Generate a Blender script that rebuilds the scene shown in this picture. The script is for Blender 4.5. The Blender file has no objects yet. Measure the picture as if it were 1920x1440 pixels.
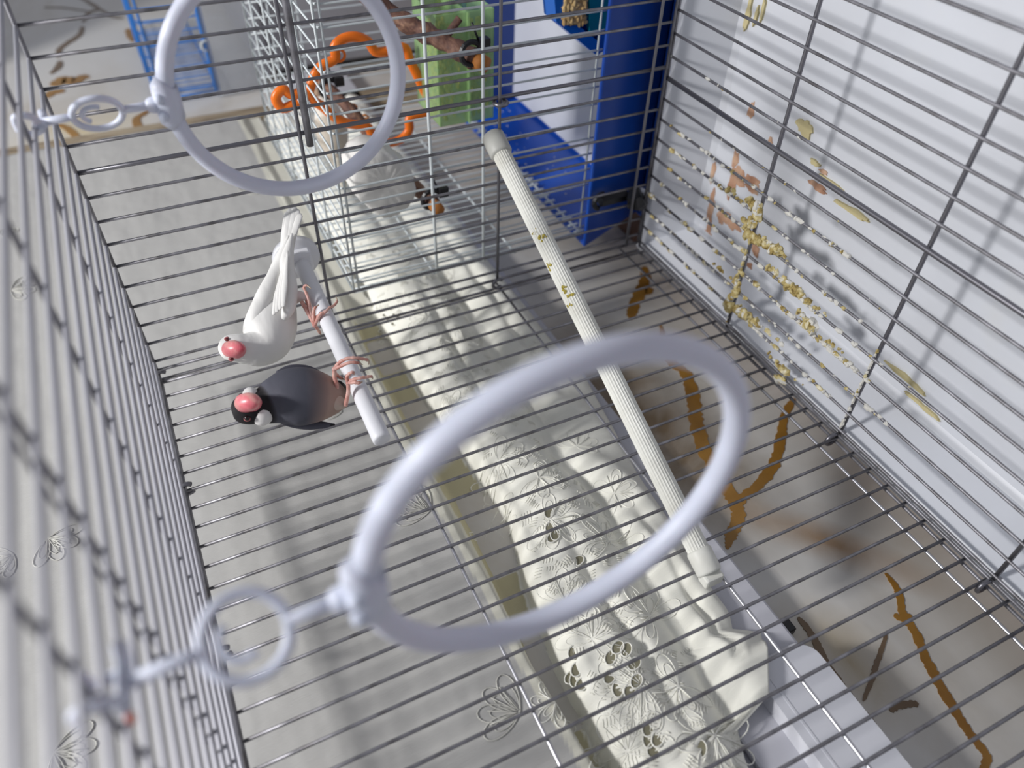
import bpy, bmesh, math, random
from mathutils import Vector, Matrix
random.seed(7)
scene = bpy.context.scene
COL = scene.collection

# ---------------------------------------------------------------- space
# cage units: u along the cage (away from side panel), v up, w out of the wall; S metres per unit
S = 0.85
VT = -0.075                       # height of the table top
F = 1423.0
def _n(v): return Vector(v).normalized()
_away = _n((-970, -1410, 1423)); _down = _n((3896, -1244.4, 1423)); _into = _n((-50, 1470, 1423))
AU = -_away
AW = -(_into - _into.dot(_away)*_away).normalized()
AV = -_down
AV = (AV - AV.dot(AU)*AU - AV.dot(AW)*AW).normalized()
OC = Vector(((1198-960)/F, (464-720)/F, 1.0))
def cage(pcam):                   # camera axes -> (u, v, w)
    d = Vector(pcam) - OC
    return Vector((d.dot(AU), d.dot(AV), d.dot(AW)))
def at(px, py, axis, val):        # point of a picture ray on the plane u|v|w = val
    o = cage((0, 0, 0)); r = cage(((px-960)/F, (py-720)/F, 1.0)) - o
    t = (val - o[axis])/r[axis]
    return o + r*t
def dz(px, py, z):                # point at a depth
    return cage(((px-960)/F*z, (py-720)/F*z, z))
def P(p):                         # (u, v, w) -> world metres
    return Vector((p[0]*S, p[2]*S, (p[1]-VT)*S))

# ---------------------------------------------------------------- camera, light, exposure
cam_d = bpy.data.cameras.new('camera'); cam = bpy.data.objects.new('camera', cam_d); COL.objects.link(cam)
def axw(i): return Vector((AU[i], AW[i], AV[i]))      # camera axis i in world axes
ex, ey, ez = axw(0), -axw(1), -axw(2)
m = Matrix(((ex.x, ey.x, ez.x), (ex.y, ey.y, ez.y), (ex.z, ey.z, ez.z))).to_4x4()
m.translation = P(cage((0, 0, 0)))
cam.matrix_world = m
cam_d.sensor_width = 36; cam_d.lens = 36*F/1920
cam_d.clip_start = 0.01; cam_d.clip_end = 50
cam_d.dof.use_dof = True; cam_d.dof.focus_distance = 0.70*S; cam_d.dof.aperture_fstop = 4.2
scene.camera = cam

wd = bpy.data.worlds.new('world'); scene.world = wd; wd.use_nodes = True
bg = wd.node_tree.nodes['Background']; bg.inputs[0].default_value = (0.86, 0.90, 1.0, 1); bg.inputs[1].default_value = 0.36
def area(name, loc, target, size, power, color):
    l = bpy.data.lights.new(name, 'AREA'); l.shape = 'DISK'; l.size = size; l.energy = power; l.color = color
    o = bpy.data.objects.new(name, l); COL.objects.link(o); o.location = loc
    o.rotation_euler = (Vector(target)-Vector(loc)).to_track_quat('-Z', 'Y').to_euler(); return o
tgt = P((0.25, 0.0, 0.1))
ldir = Vector((-0.07, 0.41, 1.0)).normalized()
area('ceiling_lamp', tgt + ldir*2.2, tgt, 0.28, 41, (1.0, 0.985, 0.97))
scene.view_settings.view_transform = 'Standard'; scene.view_settings.look = 'None'
scene.view_settings.exposure = 0.0; scene.view_settings.gamma = 1.0; scene.view_settings.use_curve_mapping = False

# ---------------------------------------------------------------- materials
def lin(c): return tuple(((x/12.92) if x <= 0.04045 else ((x+0.055)/1.055)**2.4) for x in [k/255 for k in c]) + (1,)
def mat(name, rgb, rough=0.5, metal=0.0, **k):
    m = bpy.data.materials.new(name); m.use_nodes = True
    nt = m.node_tree; b = nt.nodes['Principled BSDF']
    b.inputs['Base Color'].default_value = lin(rgb); b.inputs['Roughness'].default_value = rough; b.inputs['Metallic'].default_value = metal
    for a, v in k.items():
        b.inputs[a.replace('_', ' ')].default_value = v
    return m
def N(m, t, **k):
    n = m.node_tree.nodes.new(t)
    for a, v in k.items(): setattr(n, a, v)
    return n
def L(m, a, b): m.node_tree.links.new(a, b)
def coords(m, scale=(1, 1, 1), rot=(0, 0, 0)):
    tc = N(m, 'ShaderNodeTexCoord'); mp = N(m, 'ShaderNodeMapping'); mp.inputs['Scale'].default_value = scale; mp.inputs['Rotation'].default_value = rot
    L(m, tc.outputs['Object'], mp.inputs['Vector']); return mp.outputs[0]
def noise_col(m, stops, scale=8, detail=5, vec=None, dist=0.0, rough=0.55):
    b = m.node_tree.nodes['Principled BSDF']
    v = vec or coords(m)
    n = N(m, 'ShaderNodeTexNoise'); n.inputs['Scale'].default_value = scale; n.inputs['Detail'].default_value = detail
    n.inputs['Distortion'].default_value = dist; n.inputs['Roughness'].default_value = rough
    L(m, v, n.inputs['Vector'])
    r = N(m, 'ShaderNodeValToRGB'); e = r.color_ramp.elements
    while len(e) < len(stops): e.new(0.5)
    for i, (p, c) in enumerate(stops): e[i].position = p; e[i].color = lin(c)
    L(m, n.outputs['Fac'], r.inputs[0]); L(m, r.outputs[0], b.inputs['Base Color'])
    return n, r
def bump(m, scale=100, strength=0.2, dist=0.001, vec=None, kind='ShaderNodeTexNoise'):
    b = m.node_tree.nodes['Principled BSDF']
    n = N(m, kind); n.inputs['Scale'].default_value = scale
    L(m, vec or coords(m), n.inputs['Vector'])
    bp = N(m, 'ShaderNodeBump'); bp.inputs['Strength'].default_value = strength; bp.inputs['Distance'].default_value = dist
    L(m, n.outputs[0], bp.inputs['Height'])
    prev = b.inputs['Normal'].links
    if prev: L(m, prev[0].from_socket, bp.inputs['Normal'])
    L(m, bp.outputs[0], b.inputs['Normal'])

M = {}
M['bright'] = mat('bright_steel', (190, 190, 196), 0.28, 0.9)
M['steel'] = mat('steel_wire', (150, 150, 158), 0.46, 0.65)
noise_col(M['steel'], [(0.3, (100, 97, 98)), (0.5, (134, 133, 138)), (0.75, (164, 163, 170))], 60)
M['steel_roof'] = mat('lit_steel_wire', (178, 178, 186), 0.42, 0.35)  # same steel, paler and less metallic: light on the roof wires painted in
M['steel_thick'] = mat('steel_thick', (125, 124, 130), 0.36, 0.8)
M['wire_white'] = mat('white_coated_wire', (205, 212, 214), 0.4)
M['wire_blue'] = mat('blue_coated_wire', (46, 122, 205), 0.4)
M['ring'] = mat('white_ring_plastic', (208, 212, 228), 0.45, Subsurface_Weight=0.05)
M['perch_w'] = mat('white_perch_plastic', (226, 227, 232), 0.42)
M['perch_r'] = mat('ribbed_perch_plastic', (222, 222, 214), 0.5)
noise_col(M['perch_r'], [(0.35, (206, 205, 196)), (0.6, (224, 224, 217))], 30)
M['cap'] = mat('perch_cap_plastic', (178, 178, 172), 0.5)
M['tray'] = mat('white_enamel', (212, 215, 222), 0.3)
noise_col(M['tray'], [(0.3, (204, 206, 212)), (0.62, (214, 217, 224)), (0.8, (216, 216, 214))], 6)
M['rust'] = mat('rust_patch', (176, 132, 108), 0.8)
noise_col(M['rust'], [(0.3, (150, 106, 82)), (0.5, (186, 146, 120)), (0.7, (206, 176, 150))], 45)
M['stain'] = mat('ochre_stain', (196, 184, 140), 0.8)
M['dropping'] = mat('dried_dropping', (170, 150, 90), 0.9)
noise_col(M['dropping'], [(0.28, (104, 84, 46)), (0.42, (158, 138, 82)), (0.56, (188, 174, 124)), (0.70, (218, 212, 190))], 150, 3)
M['dropping_w'] = mat('pale_dropping', (205, 203, 196), 0.9)
M['marble'] = mat('marble_tile', (190, 182, 170), 0.25)
nz, rp = noise_col(M['marble'], [(0.25, (190, 180, 166)), (0.42, (206, 201, 193)), (0.55, (214, 211, 206)), (0.75, (212, 211, 208))], 3.2, 8, coords(M['marble'], (1, 1, 1.5), (0, 0.6, 0)), 1.2)
def stain(m, c, rad, ang, rgb, amt):
    """broad cloud of colour in the stone, centred on a point of the wall"""
    nt = m.node_tree; b = nt.nodes['Principled BSDF']; src = b.inputs['Base Color'].links[0].from_socket
    tc = N(m, 'ShaderNodeTexCoord'); mp = N(m, 'ShaderNodeMapping'); mp.vector_type = 'TEXTURE'
    p = P(c); mp.inputs['Location'].default_value = p; mp.inputs['Rotation'].default_value = (0, ang, 0); mp.inputs['Scale'].default_value = (rad[0]*S, 1, rad[1]*S)
    L(m, tc.outputs['Object'], mp.inputs['Vector'])
    g = N(m, 'ShaderNodeTexGradient', gradient_type='SPHERICAL'); L(m, mp.outputs[0], g.inputs[0])
    n = N(m, 'ShaderNodeTexNoise'); n.inputs['Scale'].default_value = 14; n.inputs['Detail'].default_value = 6; n.inputs['Distortion'].default_value = 1.0; L(m, tc.outputs['Object'], n.inputs['Vector'])
    mu = N(m, 'ShaderNodeMath', operation='MULTIPLY'); L(m, g.outputs[1], mu.inputs[0]); L(m, n.outputs['Fac'], mu.inputs[1])
    m2 = N(m, 'ShaderNodeMath', operation='MULTIPLY'); m2.use_clamp = True; L(m, mu.outputs[0], m2.inputs[0]); m2.inputs[1].default_value = amt
    mx = N(m, 'ShaderNodeMix', data_type='RGBA'); L(m, m2.outputs[0], mx.inputs[0]); L(m, src, mx.inputs[6]); mx.inputs[7].default_value = lin(rgb); L(m, mx.outputs[2], b.inputs['Base Color'])
_q = at(1210, 790, 2, -.08); stain(M['marble'], (_q.x, _q.y, -.08), (.26, .10), .15, (128, 108, 82), 2.4)
_q = at(1560, 1020, 2, -.08); stain(M['marble'], (_q.x, _q.y, -.08), (.13, .030), 0.639, (176, 150, 124), 1.9)
_q = at(1590, 1240, 2, -.08); stain(M['marble'], (_q.x, _q.y, -.08), (.10, .05), .3, (168, 152, 122), 1.6)
_q = at(150, 250, 2, -.08); stain(M['marble'], (_q.x, _q.y, -.08), (.12, .16), .3, (214, 196, 150), 1.4)
M['vein'] = mat('marble_vein', (150, 108, 42), 0.3)
noise_col(M['vein'], [(0.3, (128, 88, 34)), (0.6, (168, 124, 56))], 14)
M['vein_dark'] = mat('marble_vein_dark', (112, 90, 66), 0.3)
M['wood'] = mat('wood_strip', (160, 145, 122), 0.55)
noise_col(M['wood'], [(0.3, (112, 96, 76)), (0.5, (158, 142, 118)), (0.7, (186, 172, 148))], 22, 6, coords(M['wood'], (3.5, 1, 0.5)), 1.5)
M['cream'] = mat('cream_cloth', (214, 213, 196), 0.75)
M['thread'] = mat('satin_thread', (240, 239, 230), 0.42)
M['thread_g'] = mat('linen_thread', (196, 195, 188), 0.55)
M['eyelet'] = mat('eyelet_gap', (138, 134, 112), 0.9)
M['trunk'] = mat('white_pvc_duct', (200, 200, 208), 0.4)
M['duct_box'] = mat('glossy_white_duct_cover', (218, 219, 226), 0.28)
M['table'] = mat('brown_table', (98, 68, 54), 0.5)
noise_col(M['table'], [(0.3, (86, 58, 46)), (0.7, (112, 80, 64))], 12, 5, coords(M['table'], (1, 5, 1)))
M['blue'] = mat('blue_plastic', (22, 74, 170), 0.3)
noise_col(M['blue'], [(0.35, (20, 66, 158)), (0.7, (26, 84, 186))], 8)
M['navy'] = mat('dark_blue_plastic', (30, 60, 130), 0.35)
M['blue_cup'] = mat('bright_blue_plastic', (16, 96, 190), 0.28)
M['teal'] = mat('teal_plastic', (10, 110, 130), 0.3)
M['white_plastic'] = mat('white_plastic', (205, 208, 218), 0.4)
M['black'] = mat('black_plastic', (26, 26, 30), 0.4)
M['orange'] = mat('orange_plastic', (238, 116, 22), 0.35)
M['green'] = mat('green_plastic', (168, 206, 142), 0.25, Alpha=0.42)
M['seed_mash'] = mat('yellow_seed', (190, 176, 80), 0.8)
noise_col(M['seed_mash'], [(0.3, (140, 150, 60)), (0.6, (205, 186, 90))], 120, 2)
M['grain'] = mat('grain', (206, 172, 112), 0.6)
noise_col(M['grain'], [(0.3, (180, 140, 84)), (0.6, (220, 190, 134))], 60, 2)
M['bark'] = mat('bark', (96, 66, 56), 0.75)
noise_col(M['bark'], [(0.3, (58, 38, 36)), (0.5, (104, 72, 60)), (0.7, (152, 118, 96))], 50, 5, coords(M['bark'], (0.6, 2, 2)), 1.0)
bump(M['bark'], 120, 0.8, 0.002)
M['cut_wood'] = mat('cut_wood', (176, 112, 50), 0.7)
M['plaster'] = mat('white_plaster', (222, 220, 216), 0.9)
bump(M['plaster'], 45, 0.6, 0.003)
M['clear'] = mat('clear_plastic', (225, 228, 234), 0.12, Transmission_Weight=0.75, Alpha=0.35)
M['grey_box'] = mat('grey_storage_plastic', (150, 150, 156), 0.5)
M['vent_dark'] = mat('dark_grey_plastic', (60, 60, 68), 0.5)
M['leg_pink'] = mat('pink_leg_skin', (204, 150, 140), 0.5, Subsurface_Weight=0.1)
noise_col(M['leg_pink'], [(0.35, (190, 124, 114)), (0.65, (222, 176, 166))], 160)
M['leg_orange'] = mat('orange_leg_skin', (196, 120, 40), 0.5)
M['claw'] = mat('horn_claw', (190, 170, 150), 0.4)
M['beak'] = mat('pink_beak', (222, 118, 128), 0.35, Subsurface_Weight=0.1)
noise_col(M['beak'], [(0.35, (212, 92, 108)), (0.52, (224, 124, 132)), (0.68, (232, 184, 172))], 70)
M['eye'] = mat('dark_eye', (28, 16, 18), 0.15)
M['eye_red'] = mat('red_brown_eye', (96, 34, 38), 0.15)
M['eye_ring'] = mat('eye_ring', (176, 96, 100), 0.6)
M['w_feather'] = mat('white_feather', (232, 231, 228), 0.8)
bump(M['w_feather'], 45, 0.35, 0.003, coords(M['w_feather'], (1, 2, 2)))
M['cheek'] = mat('white_cheek', (228, 226, 224), 0.8)
M['dark_wing'] = mat('slate_feather', (72, 72, 84), 0.7)
M['black_tail'] = mat('black_feather', (22, 20, 24), 0.7)
def vcol_mat(name, rough):
    m = mat(name, (200, 200, 200), rough)
    a = N(m, 'ShaderNodeVertexColor'); a.layer_name = 'Col'
    L(m, a.outputs[0], m.node_tree.nodes['Principled BSDF'].inputs['Base Color']); return m
M['plumage'] = vcol_mat('finch_plumage', 0.8)
bump(M['plumage'], 160, 0.25, 0.001)
M['cloth'] = vcol_mat('curtain_cloth', 0.8)
# linen slubs along the cloth's length, satin relief on the cream fabric
bump(M['cloth'], 90, 0.30, 0.0010, coords(M['cloth'], (12, 1, 1.0)))
bump(M['cloth'], 9, 0.25, 0.012, coords(M['cloth'], (1.2, 1, 3)))
bump(M['cloth'], 26, 0.35, 0.004, coords(M['cloth'], (1.6, 1, 1)))

# ---------------------------------------------------------------- object helpers
def link(name, me, parent=None, loc=None):
    o = bpy.data.objects.new(name, me); COL.objects.link(o)
    if parent: o.parent = parent
    if loc is not None: o.location = loc
    return o
WL = {}                                     # world origin per object
def thing(name, label, cat, base, group=None):
    o = bpy.data.objects.new(name, None); COL.objects.link(o)
    b = P(base); o.location = b; WL[o.name] = b; o.empty_display_size = 0.02
    o['label'] = label; o['category'] = cat
    if group: o['group'] = group
    return o
def tag(o, label, cat, group=None, kind=None):
    o['label'] = label; o['category'] = cat
    if group: o['group'] = group
    if kind: o['kind'] = kind
    return o
class MB:
    """vertices are given in cage units, faces by index"""
    def __init__(s): s.v = []; s.f = []; s.mi = []; s.cur = 0; s.col = []
    def add(s, vs, fs, cols=None):
        b = len(s.v); s.v += [Vector(x) for x in vs]
        s.f += [tuple(i+b for i in f) for f in fs]; s.mi += [s.cur]*len(fs)
        if cols: s.col += cols
    def box(s, a, b):
        x0, y0, z0 = a; x1, y1, z1 = b
        vs = [(x, y, z) for x in (x0, x1) for y in (y0, y1) for z in (z0, z1)]
        s.add(vs, [(0,1,3,2),(4,6,7,5),(0,4,5,1),(2,3,7,6),(0,2,6,4),(1,5,7,3)])
    def hexa(s, p):                          # 8 corners: bottom loop 4, top loop 4
        s.add(p, [(0,3,2,1),(4,5,6,7),(0,1,5,4),(1,2,6,5),(2,3,7,6),(3,0,4,7)])
    def tube(s, pts, r, sides=8, closed=False, caps=True, flat=1.0, up=None, cols=None, rf=None):
        pts = [Vector(p) for p in pts]; n = len(pts)
        rr = r if isinstance(r, (list, tuple)) else [r]*n
        tans = []
        for i in range(n):
            a = pts[(i-1) % n] if (closed or i > 0) else pts[i]
            b = pts[(i+1) % n] if (closed or i < n-1) else pts[i]
            tans.append((b-a).normalized())
        ref = Vector(up) if up is not None else (Vector((0, 0, 1)) if abs(tans[0].z) < 0.9 else Vector((1, 0, 0)))
        nx = (ref - ref.dot(tans[0])*tans[0]).normalized()
        vs = []; cc = []
        for i in range(n):
            t = tans[i]; nx = (nx - nx.dot(t)*t).normalized(); ny = t.cross(nx)
            for k in range(sides):
                a = 2*math.pi*k/sides
                q = rf(i, a) if rf else 1.0
                vs.append(pts[i] + rr[i]*q*(math.cos(a)*nx*flat + math.sin(a)*ny))
                if cols: cc.append(cols(pts[i], i, a, vs[-1]))
        fs = []
        for i in range(n if closed else n-1):
            j = (i+1) % n
            for k in range(sides):
                l = (k+1) % sides
                fs.append((i*sides+k, i*sides+l, j*sides+l, j*sides+k))
        if caps and not closed:
            fs.append(tuple(range(sides-1, -1, -1))); fs.append(tuple((n-1)*sides+k for k in range(sides)))
        s.add(vs, fs, cc if cols else None)
    def ball(s, c, r, seg=10, rings=7, sc=(1, 1, 1), jit=0.0):
        c = Vector(c); vs = []; fs = []
        vs.append(c + Vector((0, 0, r*sc[2])))
        for i in range(1, rings):
            th = math.pi*i/rings
            for k in range(seg):
                a = 2*math.pi*k/seg; j = 1 + random.uniform(-jit, jit)
                vs.append(c + Vector((r*sc[0]*math.sin(th)*math.cos(a)*j, r*sc[1]*math.sin(th)*math.sin(a)*j, r*sc[2]*math.cos(th)*j)))
        vs.append(c - Vector((0, 0, r*sc[2])))
        for k in range(seg): fs.append((0, 1+k, 1+(k+1) % seg))
        for i in range(rings-2):
            for k in range(seg):
                a = 1+i*seg+k; b = 1+i*seg+(k+1) % seg
                fs.append((a, a+seg, b+seg, b))
        l = len(vs)-1; o = 1+(rings-2)*seg
        for k in range(seg): fs.append((l, o+(k+1) % seg, o+k))
        s.add(vs, fs)
    def build(s, name, mats, parent=None, smooth=True, origin=None, bevel=0.0, sub=0):
        if not isinstance(mats, (list, tuple)): mats = [mats]
        ow = WL[parent.name] if parent else (P(origin) if origin is not None else Vector((0, 0, 0)))
        me = bpy.data.meshes.new(name)
        me.from_pydata([P(v)-ow for v in s.v], [], s.f)
        for mm in mats: me.materials.append(mm)
        me.polygons.foreach_set('material_index', s.mi)
        me.polygons.foreach_set('use_smooth', [smooth]*len(s.f))
        if s.col:
            ca = me.color_attributes.new('Col', 'FLOAT_COLOR', 'POINT')
            flat = []
            for c in s.col: flat += list(c)
            ca.data.foreach_set('color', flat)
        bm = bmesh.new(); bm.from_mesh(me); bmesh.ops.recalc_face_normals(bm, faces=bm.faces); bm.to_mesh(me); bm.free()
        o = link(name, me, parent, None if parent else ow)
        WL[o.name] = ow
        if bevel: b = o.modifiers.new('bevel', 'BEVEL'); b.width = bevel*S; b.segments = 2; b.limit_method = 'ANGLE'
        if sub: q = o.modifiers.new('sub', 'SUBSURF'); q.levels = sub; q.render_levels = sub
        return o
def T(name, pts, r, mt, parent=None, **k):
    b = MB(); b.tube(pts, r, **k); return b.build(name, mt, parent)
def arc(c, r, a0, a1, n, ax, ay):
    c = Vector(c); ax = Vector(ax); ay = Vector(ay)
    return [c + r*(math.cos(a0+(a1-a0)*i/n)*ax + math.sin(a0+(a1-a0)*i/n)*ay) for i in range(n+1)]
def smooth_path(pts, n=6, closed=False):       # Catmull-Rom
    pts = [Vector(p) for p in pts]; out = []; m_ = len(pts)
    rng = range(m_ if closed else m_-1)
    for i in rng:
        g = lambda k: pts[k % m_] if closed else pts[max(0, min(m_-1, k))]
        p0, p1, p2, p3 = g(i-1), g(i), g(i+1), g(i+2)
        for j in range(n):
            t = j/n
            out.append(0.5*((2*p1)+(-p0+p2)*t+(2*p0-5*p1+4*p2-p3)*t*t+(-p0+3*p1-3*p2+p3)*t**3))
    if not closed: out.append(pts[-1])
    return out
def interp(x, tab):
    if x <= tab[0][0]: return tab[0][1]
    for (a, b), (c, d) in zip(tab, tab[1:]):
        if x <= c: return b+(d-b)*(x-a)/(c-a)
    return tab[-1][1]
def sstep(a, b, x):
    t = max(0, min(1, (x-a)/(b-a))); return t*t*(3-2*t)

# ================================================================ the setting
WW = -0.08
b = MB(); b.box((-2.2, VT-0.02, WW-0.03), (1.7, 1.6, WW)); wall = b.build('wall_back', M['marble'], smooth=False); wall['kind'] = 'structure'
b = MB(); b.box((-2.2, VT-0.035, WW), (1.7, VT, 0.95))
table = b.build('tabletop', M['table'], origin=(0, VT, 0.4), smooth=False, bevel=0.003)
tag(table, 'brown wooden tabletop under the cages, showing beside the corner of the blue base', 'table')

_lift = [0]
def lift(): _lift[0] += 1; return .0004+.00006*_lift[0]
def vein(pts, wid, mt=None, w=WW, k=3):
    """ragged inlay lying in the face of the marble"""
    pp = smooth_path([at(x, y, 2, w) for x, y in pts], 10)
    b = MB(); vs = []; n = len(pp); hz = lift()
    for i, p in enumerate(pp):
        t = (pp[min(i+1, n-1)] - pp[max(i-1, 0)]).normalized(); s_ = Vector((t.y, -t.x, 0))
        wv = wid*0.5*(interp(i/(n-1), [(0, .25), (.08, .8), (.5, 1.1), (.92, .8), (1, .15)]))
        a = wv*random.uniform(.78, 1.22); c = wv*random.uniform(.78, 1.22)
        for z in (0, hz):
            vs += [Vector((p.x+s_.x*a, p.y+s_.y*a, w+z)), Vector((p.x-s_.x*c, p.y-s_.y*c, w+z))]
    fs = []
    for i in range(n-1):
        o = 4*i
        fs += [(o+2, o+3, o+7, o+6), (o, o+2, o+6, o+4), (o+1, o+5, o+7, o+3)]
    fs += [(0, 1, 3, 2), (4*n-4, 4*n-2, 4*n-1, 4*n-3)]
    b.add(vs, fs)
    return b.build('vein', mt or M['vein'], wall, smooth=False)
WL[wall.name] = Vector((0, 0, 0))
U1 = 0.0011
vein([(1208, 500), (1210, 520), (1202, 545), (1188, 575), (1184, 600)], .016)
vein([(1195, 535), (1212, 548), (1220, 540)], .012)
vein([(1238, 610), (1250, 655), (1262, 680), (1285, 700), (1300, 745), (1305, 790), (1322, 845), (1345, 885), (1368, 925), (1385, 965), (1372, 1000), (1363, 1030)], .0155)
vein([(1490, 748), (1470, 780), (1464, 820), (1452, 870), (1420, 912), (1394, 932), (1378, 960)], .0115)
vein([(1660, 1075), (1684, 1110), (1692, 1150), (1715, 1185), (1738, 1240), (1762, 1285), (1800, 1350), (1825, 1385), (1850, 1420), (1835, 1450)], .0085)
vein([(1676, 1152), (1690, 1160), (1708, 1154)], .006)
vein([(1662, 1190), (1645, 1240), (1636, 1270), (1618, 1315)], .0045, M['vein_dark'])
vein([(1668, 1333), (1690, 1322), (1722, 1320)], .006, M['vein_dark'])
vein([(1496, 1158), (1525, 1195), (1545, 1240), (1580, 1292), (1612, 1330), (1645, 1365)], .008, M['vein_dark'])
vein([(140, -10), (183, 15), (167, 24), (155, 42)], .012, M['vein_dark'])
vein([(183, 15), (205, 28), (219, 33), (232, 34)], .010, M['vein_dark'])
vein([(83, 14), (120, 15), (167, 22)], .006, M['vein_dark'])
vein([(155, 50), (150, 65), (132, 78), (113, 92), (110, 108)], .014, M['vein_dark'])
vein([(112, 115), (110, 126), (96, 139)], .013, M['vein_dark'])
vein([(101, 162), (118, 150), (140, 153), (162, 141)], .03, M['vein'])
vein([(84, 184), (100, 174), (122, 170)], .02, M['vein'])
vein([(282, 198), (272, 212), (256, 224), (262, 243), (275, 256), (276, 270)], .013)
vein([(105, 233), (128, 242), (146, 262), (158, 278)], .012)
vein([(118, 288), (150, 275), (185, 266)], .008)
vein([(240, 55), (246, 68), (252, 78)], .016)

# vertical wood trim at the far side of the curtain (thin moulding with two steps)
b = MB()
for (u0, u1, w1) in ((-.765, -.752, -.066), (-.752, -.712, -.058), (-.712, -.700, -.070)):
    b.box((u0, VT, WW), (u1, 1.5, w1))
trim = b.build('trim_1', M['wood'], smooth=False, bevel=0.0015); trim['kind'] = 'structure'

# added block, unseen above the view, placed to shade the far marble
b = MB(); b.box((-2.2, 1.05, WW), (-.985, 1.5, .42)); t2 = b.build('shade_block', M['white_plastic'], smooth=False, bevel=.004); t2['kind'] = 'structure'
# ================================================================ white cable duct and its cover
duct = thing('cable_duct', 'long flat white cable duct running along the marble wall below the curtain', 'cable duct', (0.0, .12, WW))
b = MB(); b.box((-.88, .155, WW), (1.5, .262, -.066)); b.build('base', M['trunk'], duct, smooth=False, bevel=.002)
b = MB(); b.box((-.88, .150, -.066), (1.5, .250, -.058)); b.build('lid', M['trunk'], duct, smooth=False, bevel=.003)
cov = thing('duct_cover', 'raised glossy white duct cover with rounded end at the lower right', 'duct cover', (.52, .16, -.058))
def roundrect(u0, u1, v0, v1, r, n=6):
    pts = []
    for cu, cv, a0 in ((u1-r, v1-r, 0), (u0+r, v1-r, 90), (u0+r, v0+r, 180), (u1-r, v0+r, 270)):
        for i in range(n+1):
            a = math.radians(a0+90*i/n); pts.append((cu+r*math.cos(a), cv+r*math.sin(a)))
    return pts
def prism(mb, poly, w0, w1, inset=0.0, steps=1):
    n = len(poly); cu = sum(p[0] for p in poly)/n; cv = sum(p[1] for p in poly)/n
    lv = [(w0, 0), (w1-(inset or 0), 0)] + ([(w1, inset)] if inset else [])
    vs = []
    for w, i_ in lv:
        for u, v in poly:
            d = Vector((u-cu, v-cv)); l = d.length or 1
            vs.append((u-d.x/l*i_, v-d.y/l*i_, w))
    fs = [tuple(range(n-1, -1, -1))]
    for k in range(len(lv)-1):
        for i in range(n): fs.append((k*n+i, k*n+(i+1) % n, (k+1)*n+(i+1) % n, (k+1)*n+i))
    fs.append(tuple((len(lv)-1)*n+i for i in range(n)))
    mb.add(vs, fs)
b = MB(); prism(b, roundrect(.510, 1.3, .152, .214, .014), -.058, -.040, .005); b.build('housing', M['duct_box'], cov, smooth=False)
b = MB(); prism(b, roundrect(.528, 1.28, .2035, .2055, .0009), -.0405, -.0395, .0003); b.build('ridge', M['duct_box'], cov, smooth=False)
sk = MB(); prism(sk, roundrect(.480, .493, .134, .147, .002), WW, -.072, .001)
so = sk.build('wall_plug', M['black'], origin=(.49, .118, WW), smooth=False); tag(so, 'small black plug on the marble just below the cable duct', 'plug')

# ================================================================ curtain
def tabpx(pl, w): return [(q.x, q.y) for q in (at(x, y, 2, w) for x, y in pl)]
T1 = tabpx([(560, 420), (640, 560), (700, 690), (800, 880), (900, 1050), (1000, 1240), (1100, 1400), (1180, 1530)], -.045)
T2 = tabpx([(600, 430), (690, 560), (740, 640), (790, 720), (880, 850), (955, 960), (985, 1080), (1040, 1230), (1130, 1400), (1210, 1520)], -.06)
T3 = tabpx([(760, 420), (900, 610), (1007, 787), (1060, 867), (1127, 940), (1200, 1061), (1281, 1183), (1330, 1290), (1382, 1367), (1440, 1460)], -.055)
T4 = tabpx([(830, 380), (920, 500), (1000, 600), (1100, 720), (1200, 900), (1300, 1060), (1365, 1150), (1372, 1185), (1425, 1187), (1428, 1330), (1382, 1366), (1400, 1440), (1500, 1580)], -.055)
T4 = [(-1.0, T4[0][1])] + sorted(T4)
# crease inside the embroidered fold
def cw(u, v):
    w = cw_raw(u, v)
    lo = -.0545 + .024*sstep(.488, .508, u)*(1-sstep(.222, .250, v))      # lies over the duct and its cover
    k = sstep(.272, .290, v)
    return max(w, lo)*(1-k) + w*k
def cw_raw(u, v):
    v1 = interp(u, T1); v2 = interp(u, T2); v3 = interp(u, T3); v4 = interp(u, T4)
    wob = .0025*math.sin(u*31+v*17)+.0015*math.sin(u*57-v*40+1.3)
    if v >= v1+.004:
        return -.046 + .0010*math.sin(u*14+v*9)+.0008*math.sin(v*40-u*6)
    if v >= v2:
        t = (v-v2)/max(1e-4, (v1+.004-v2))
        edge = sstep(.60, .97, t)
        lip = sstep(.55, .7, t)*(1-sstep(.8, .98, t))
        dp = .0285*sstep(-.15, -.04, u)+.006
        return -.046 - dp*(1-edge) + .001*math.sin(u*40)
    if v >= v3:
        t = (v-v3)/max(1e-4, v2-v3)
        k = .5+.5*math.sin(u*16+.8)
        valley = math.exp(-((t-.45-.1*math.sin(u*7))/.07)**2)*(.010*k)
        return -.0735 + .038*max(0, math.sin(math.pi*min(1, max(0, t))))**.45 - valley + wob
    t = (v-v4)/max(1e-4, v3-v4); t = max(0, min(1, t))
    pl = .005*math.sin(u*62+t*5)*math.sin(math.pi*t)
    return -.060 + .020*math.sin(math.pi*min(1, t*.93+.07))**.5 - .008*math.exp(-((t-.5)/.09)**2)*(.5+.5*math.sin(u*11+2)) + pl + wob*.6
us = [-.695+.0065*i for i in range(265)]
cur = MB(); vs = []; cc = []; NV = 150
cl_lin = lin((182, 181, 178)); cl_cr = lin((238, 237, 227)); cl_rec_shade = lin((196, 189, 156)); cl_in = lin((216, 214, 200))
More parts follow.
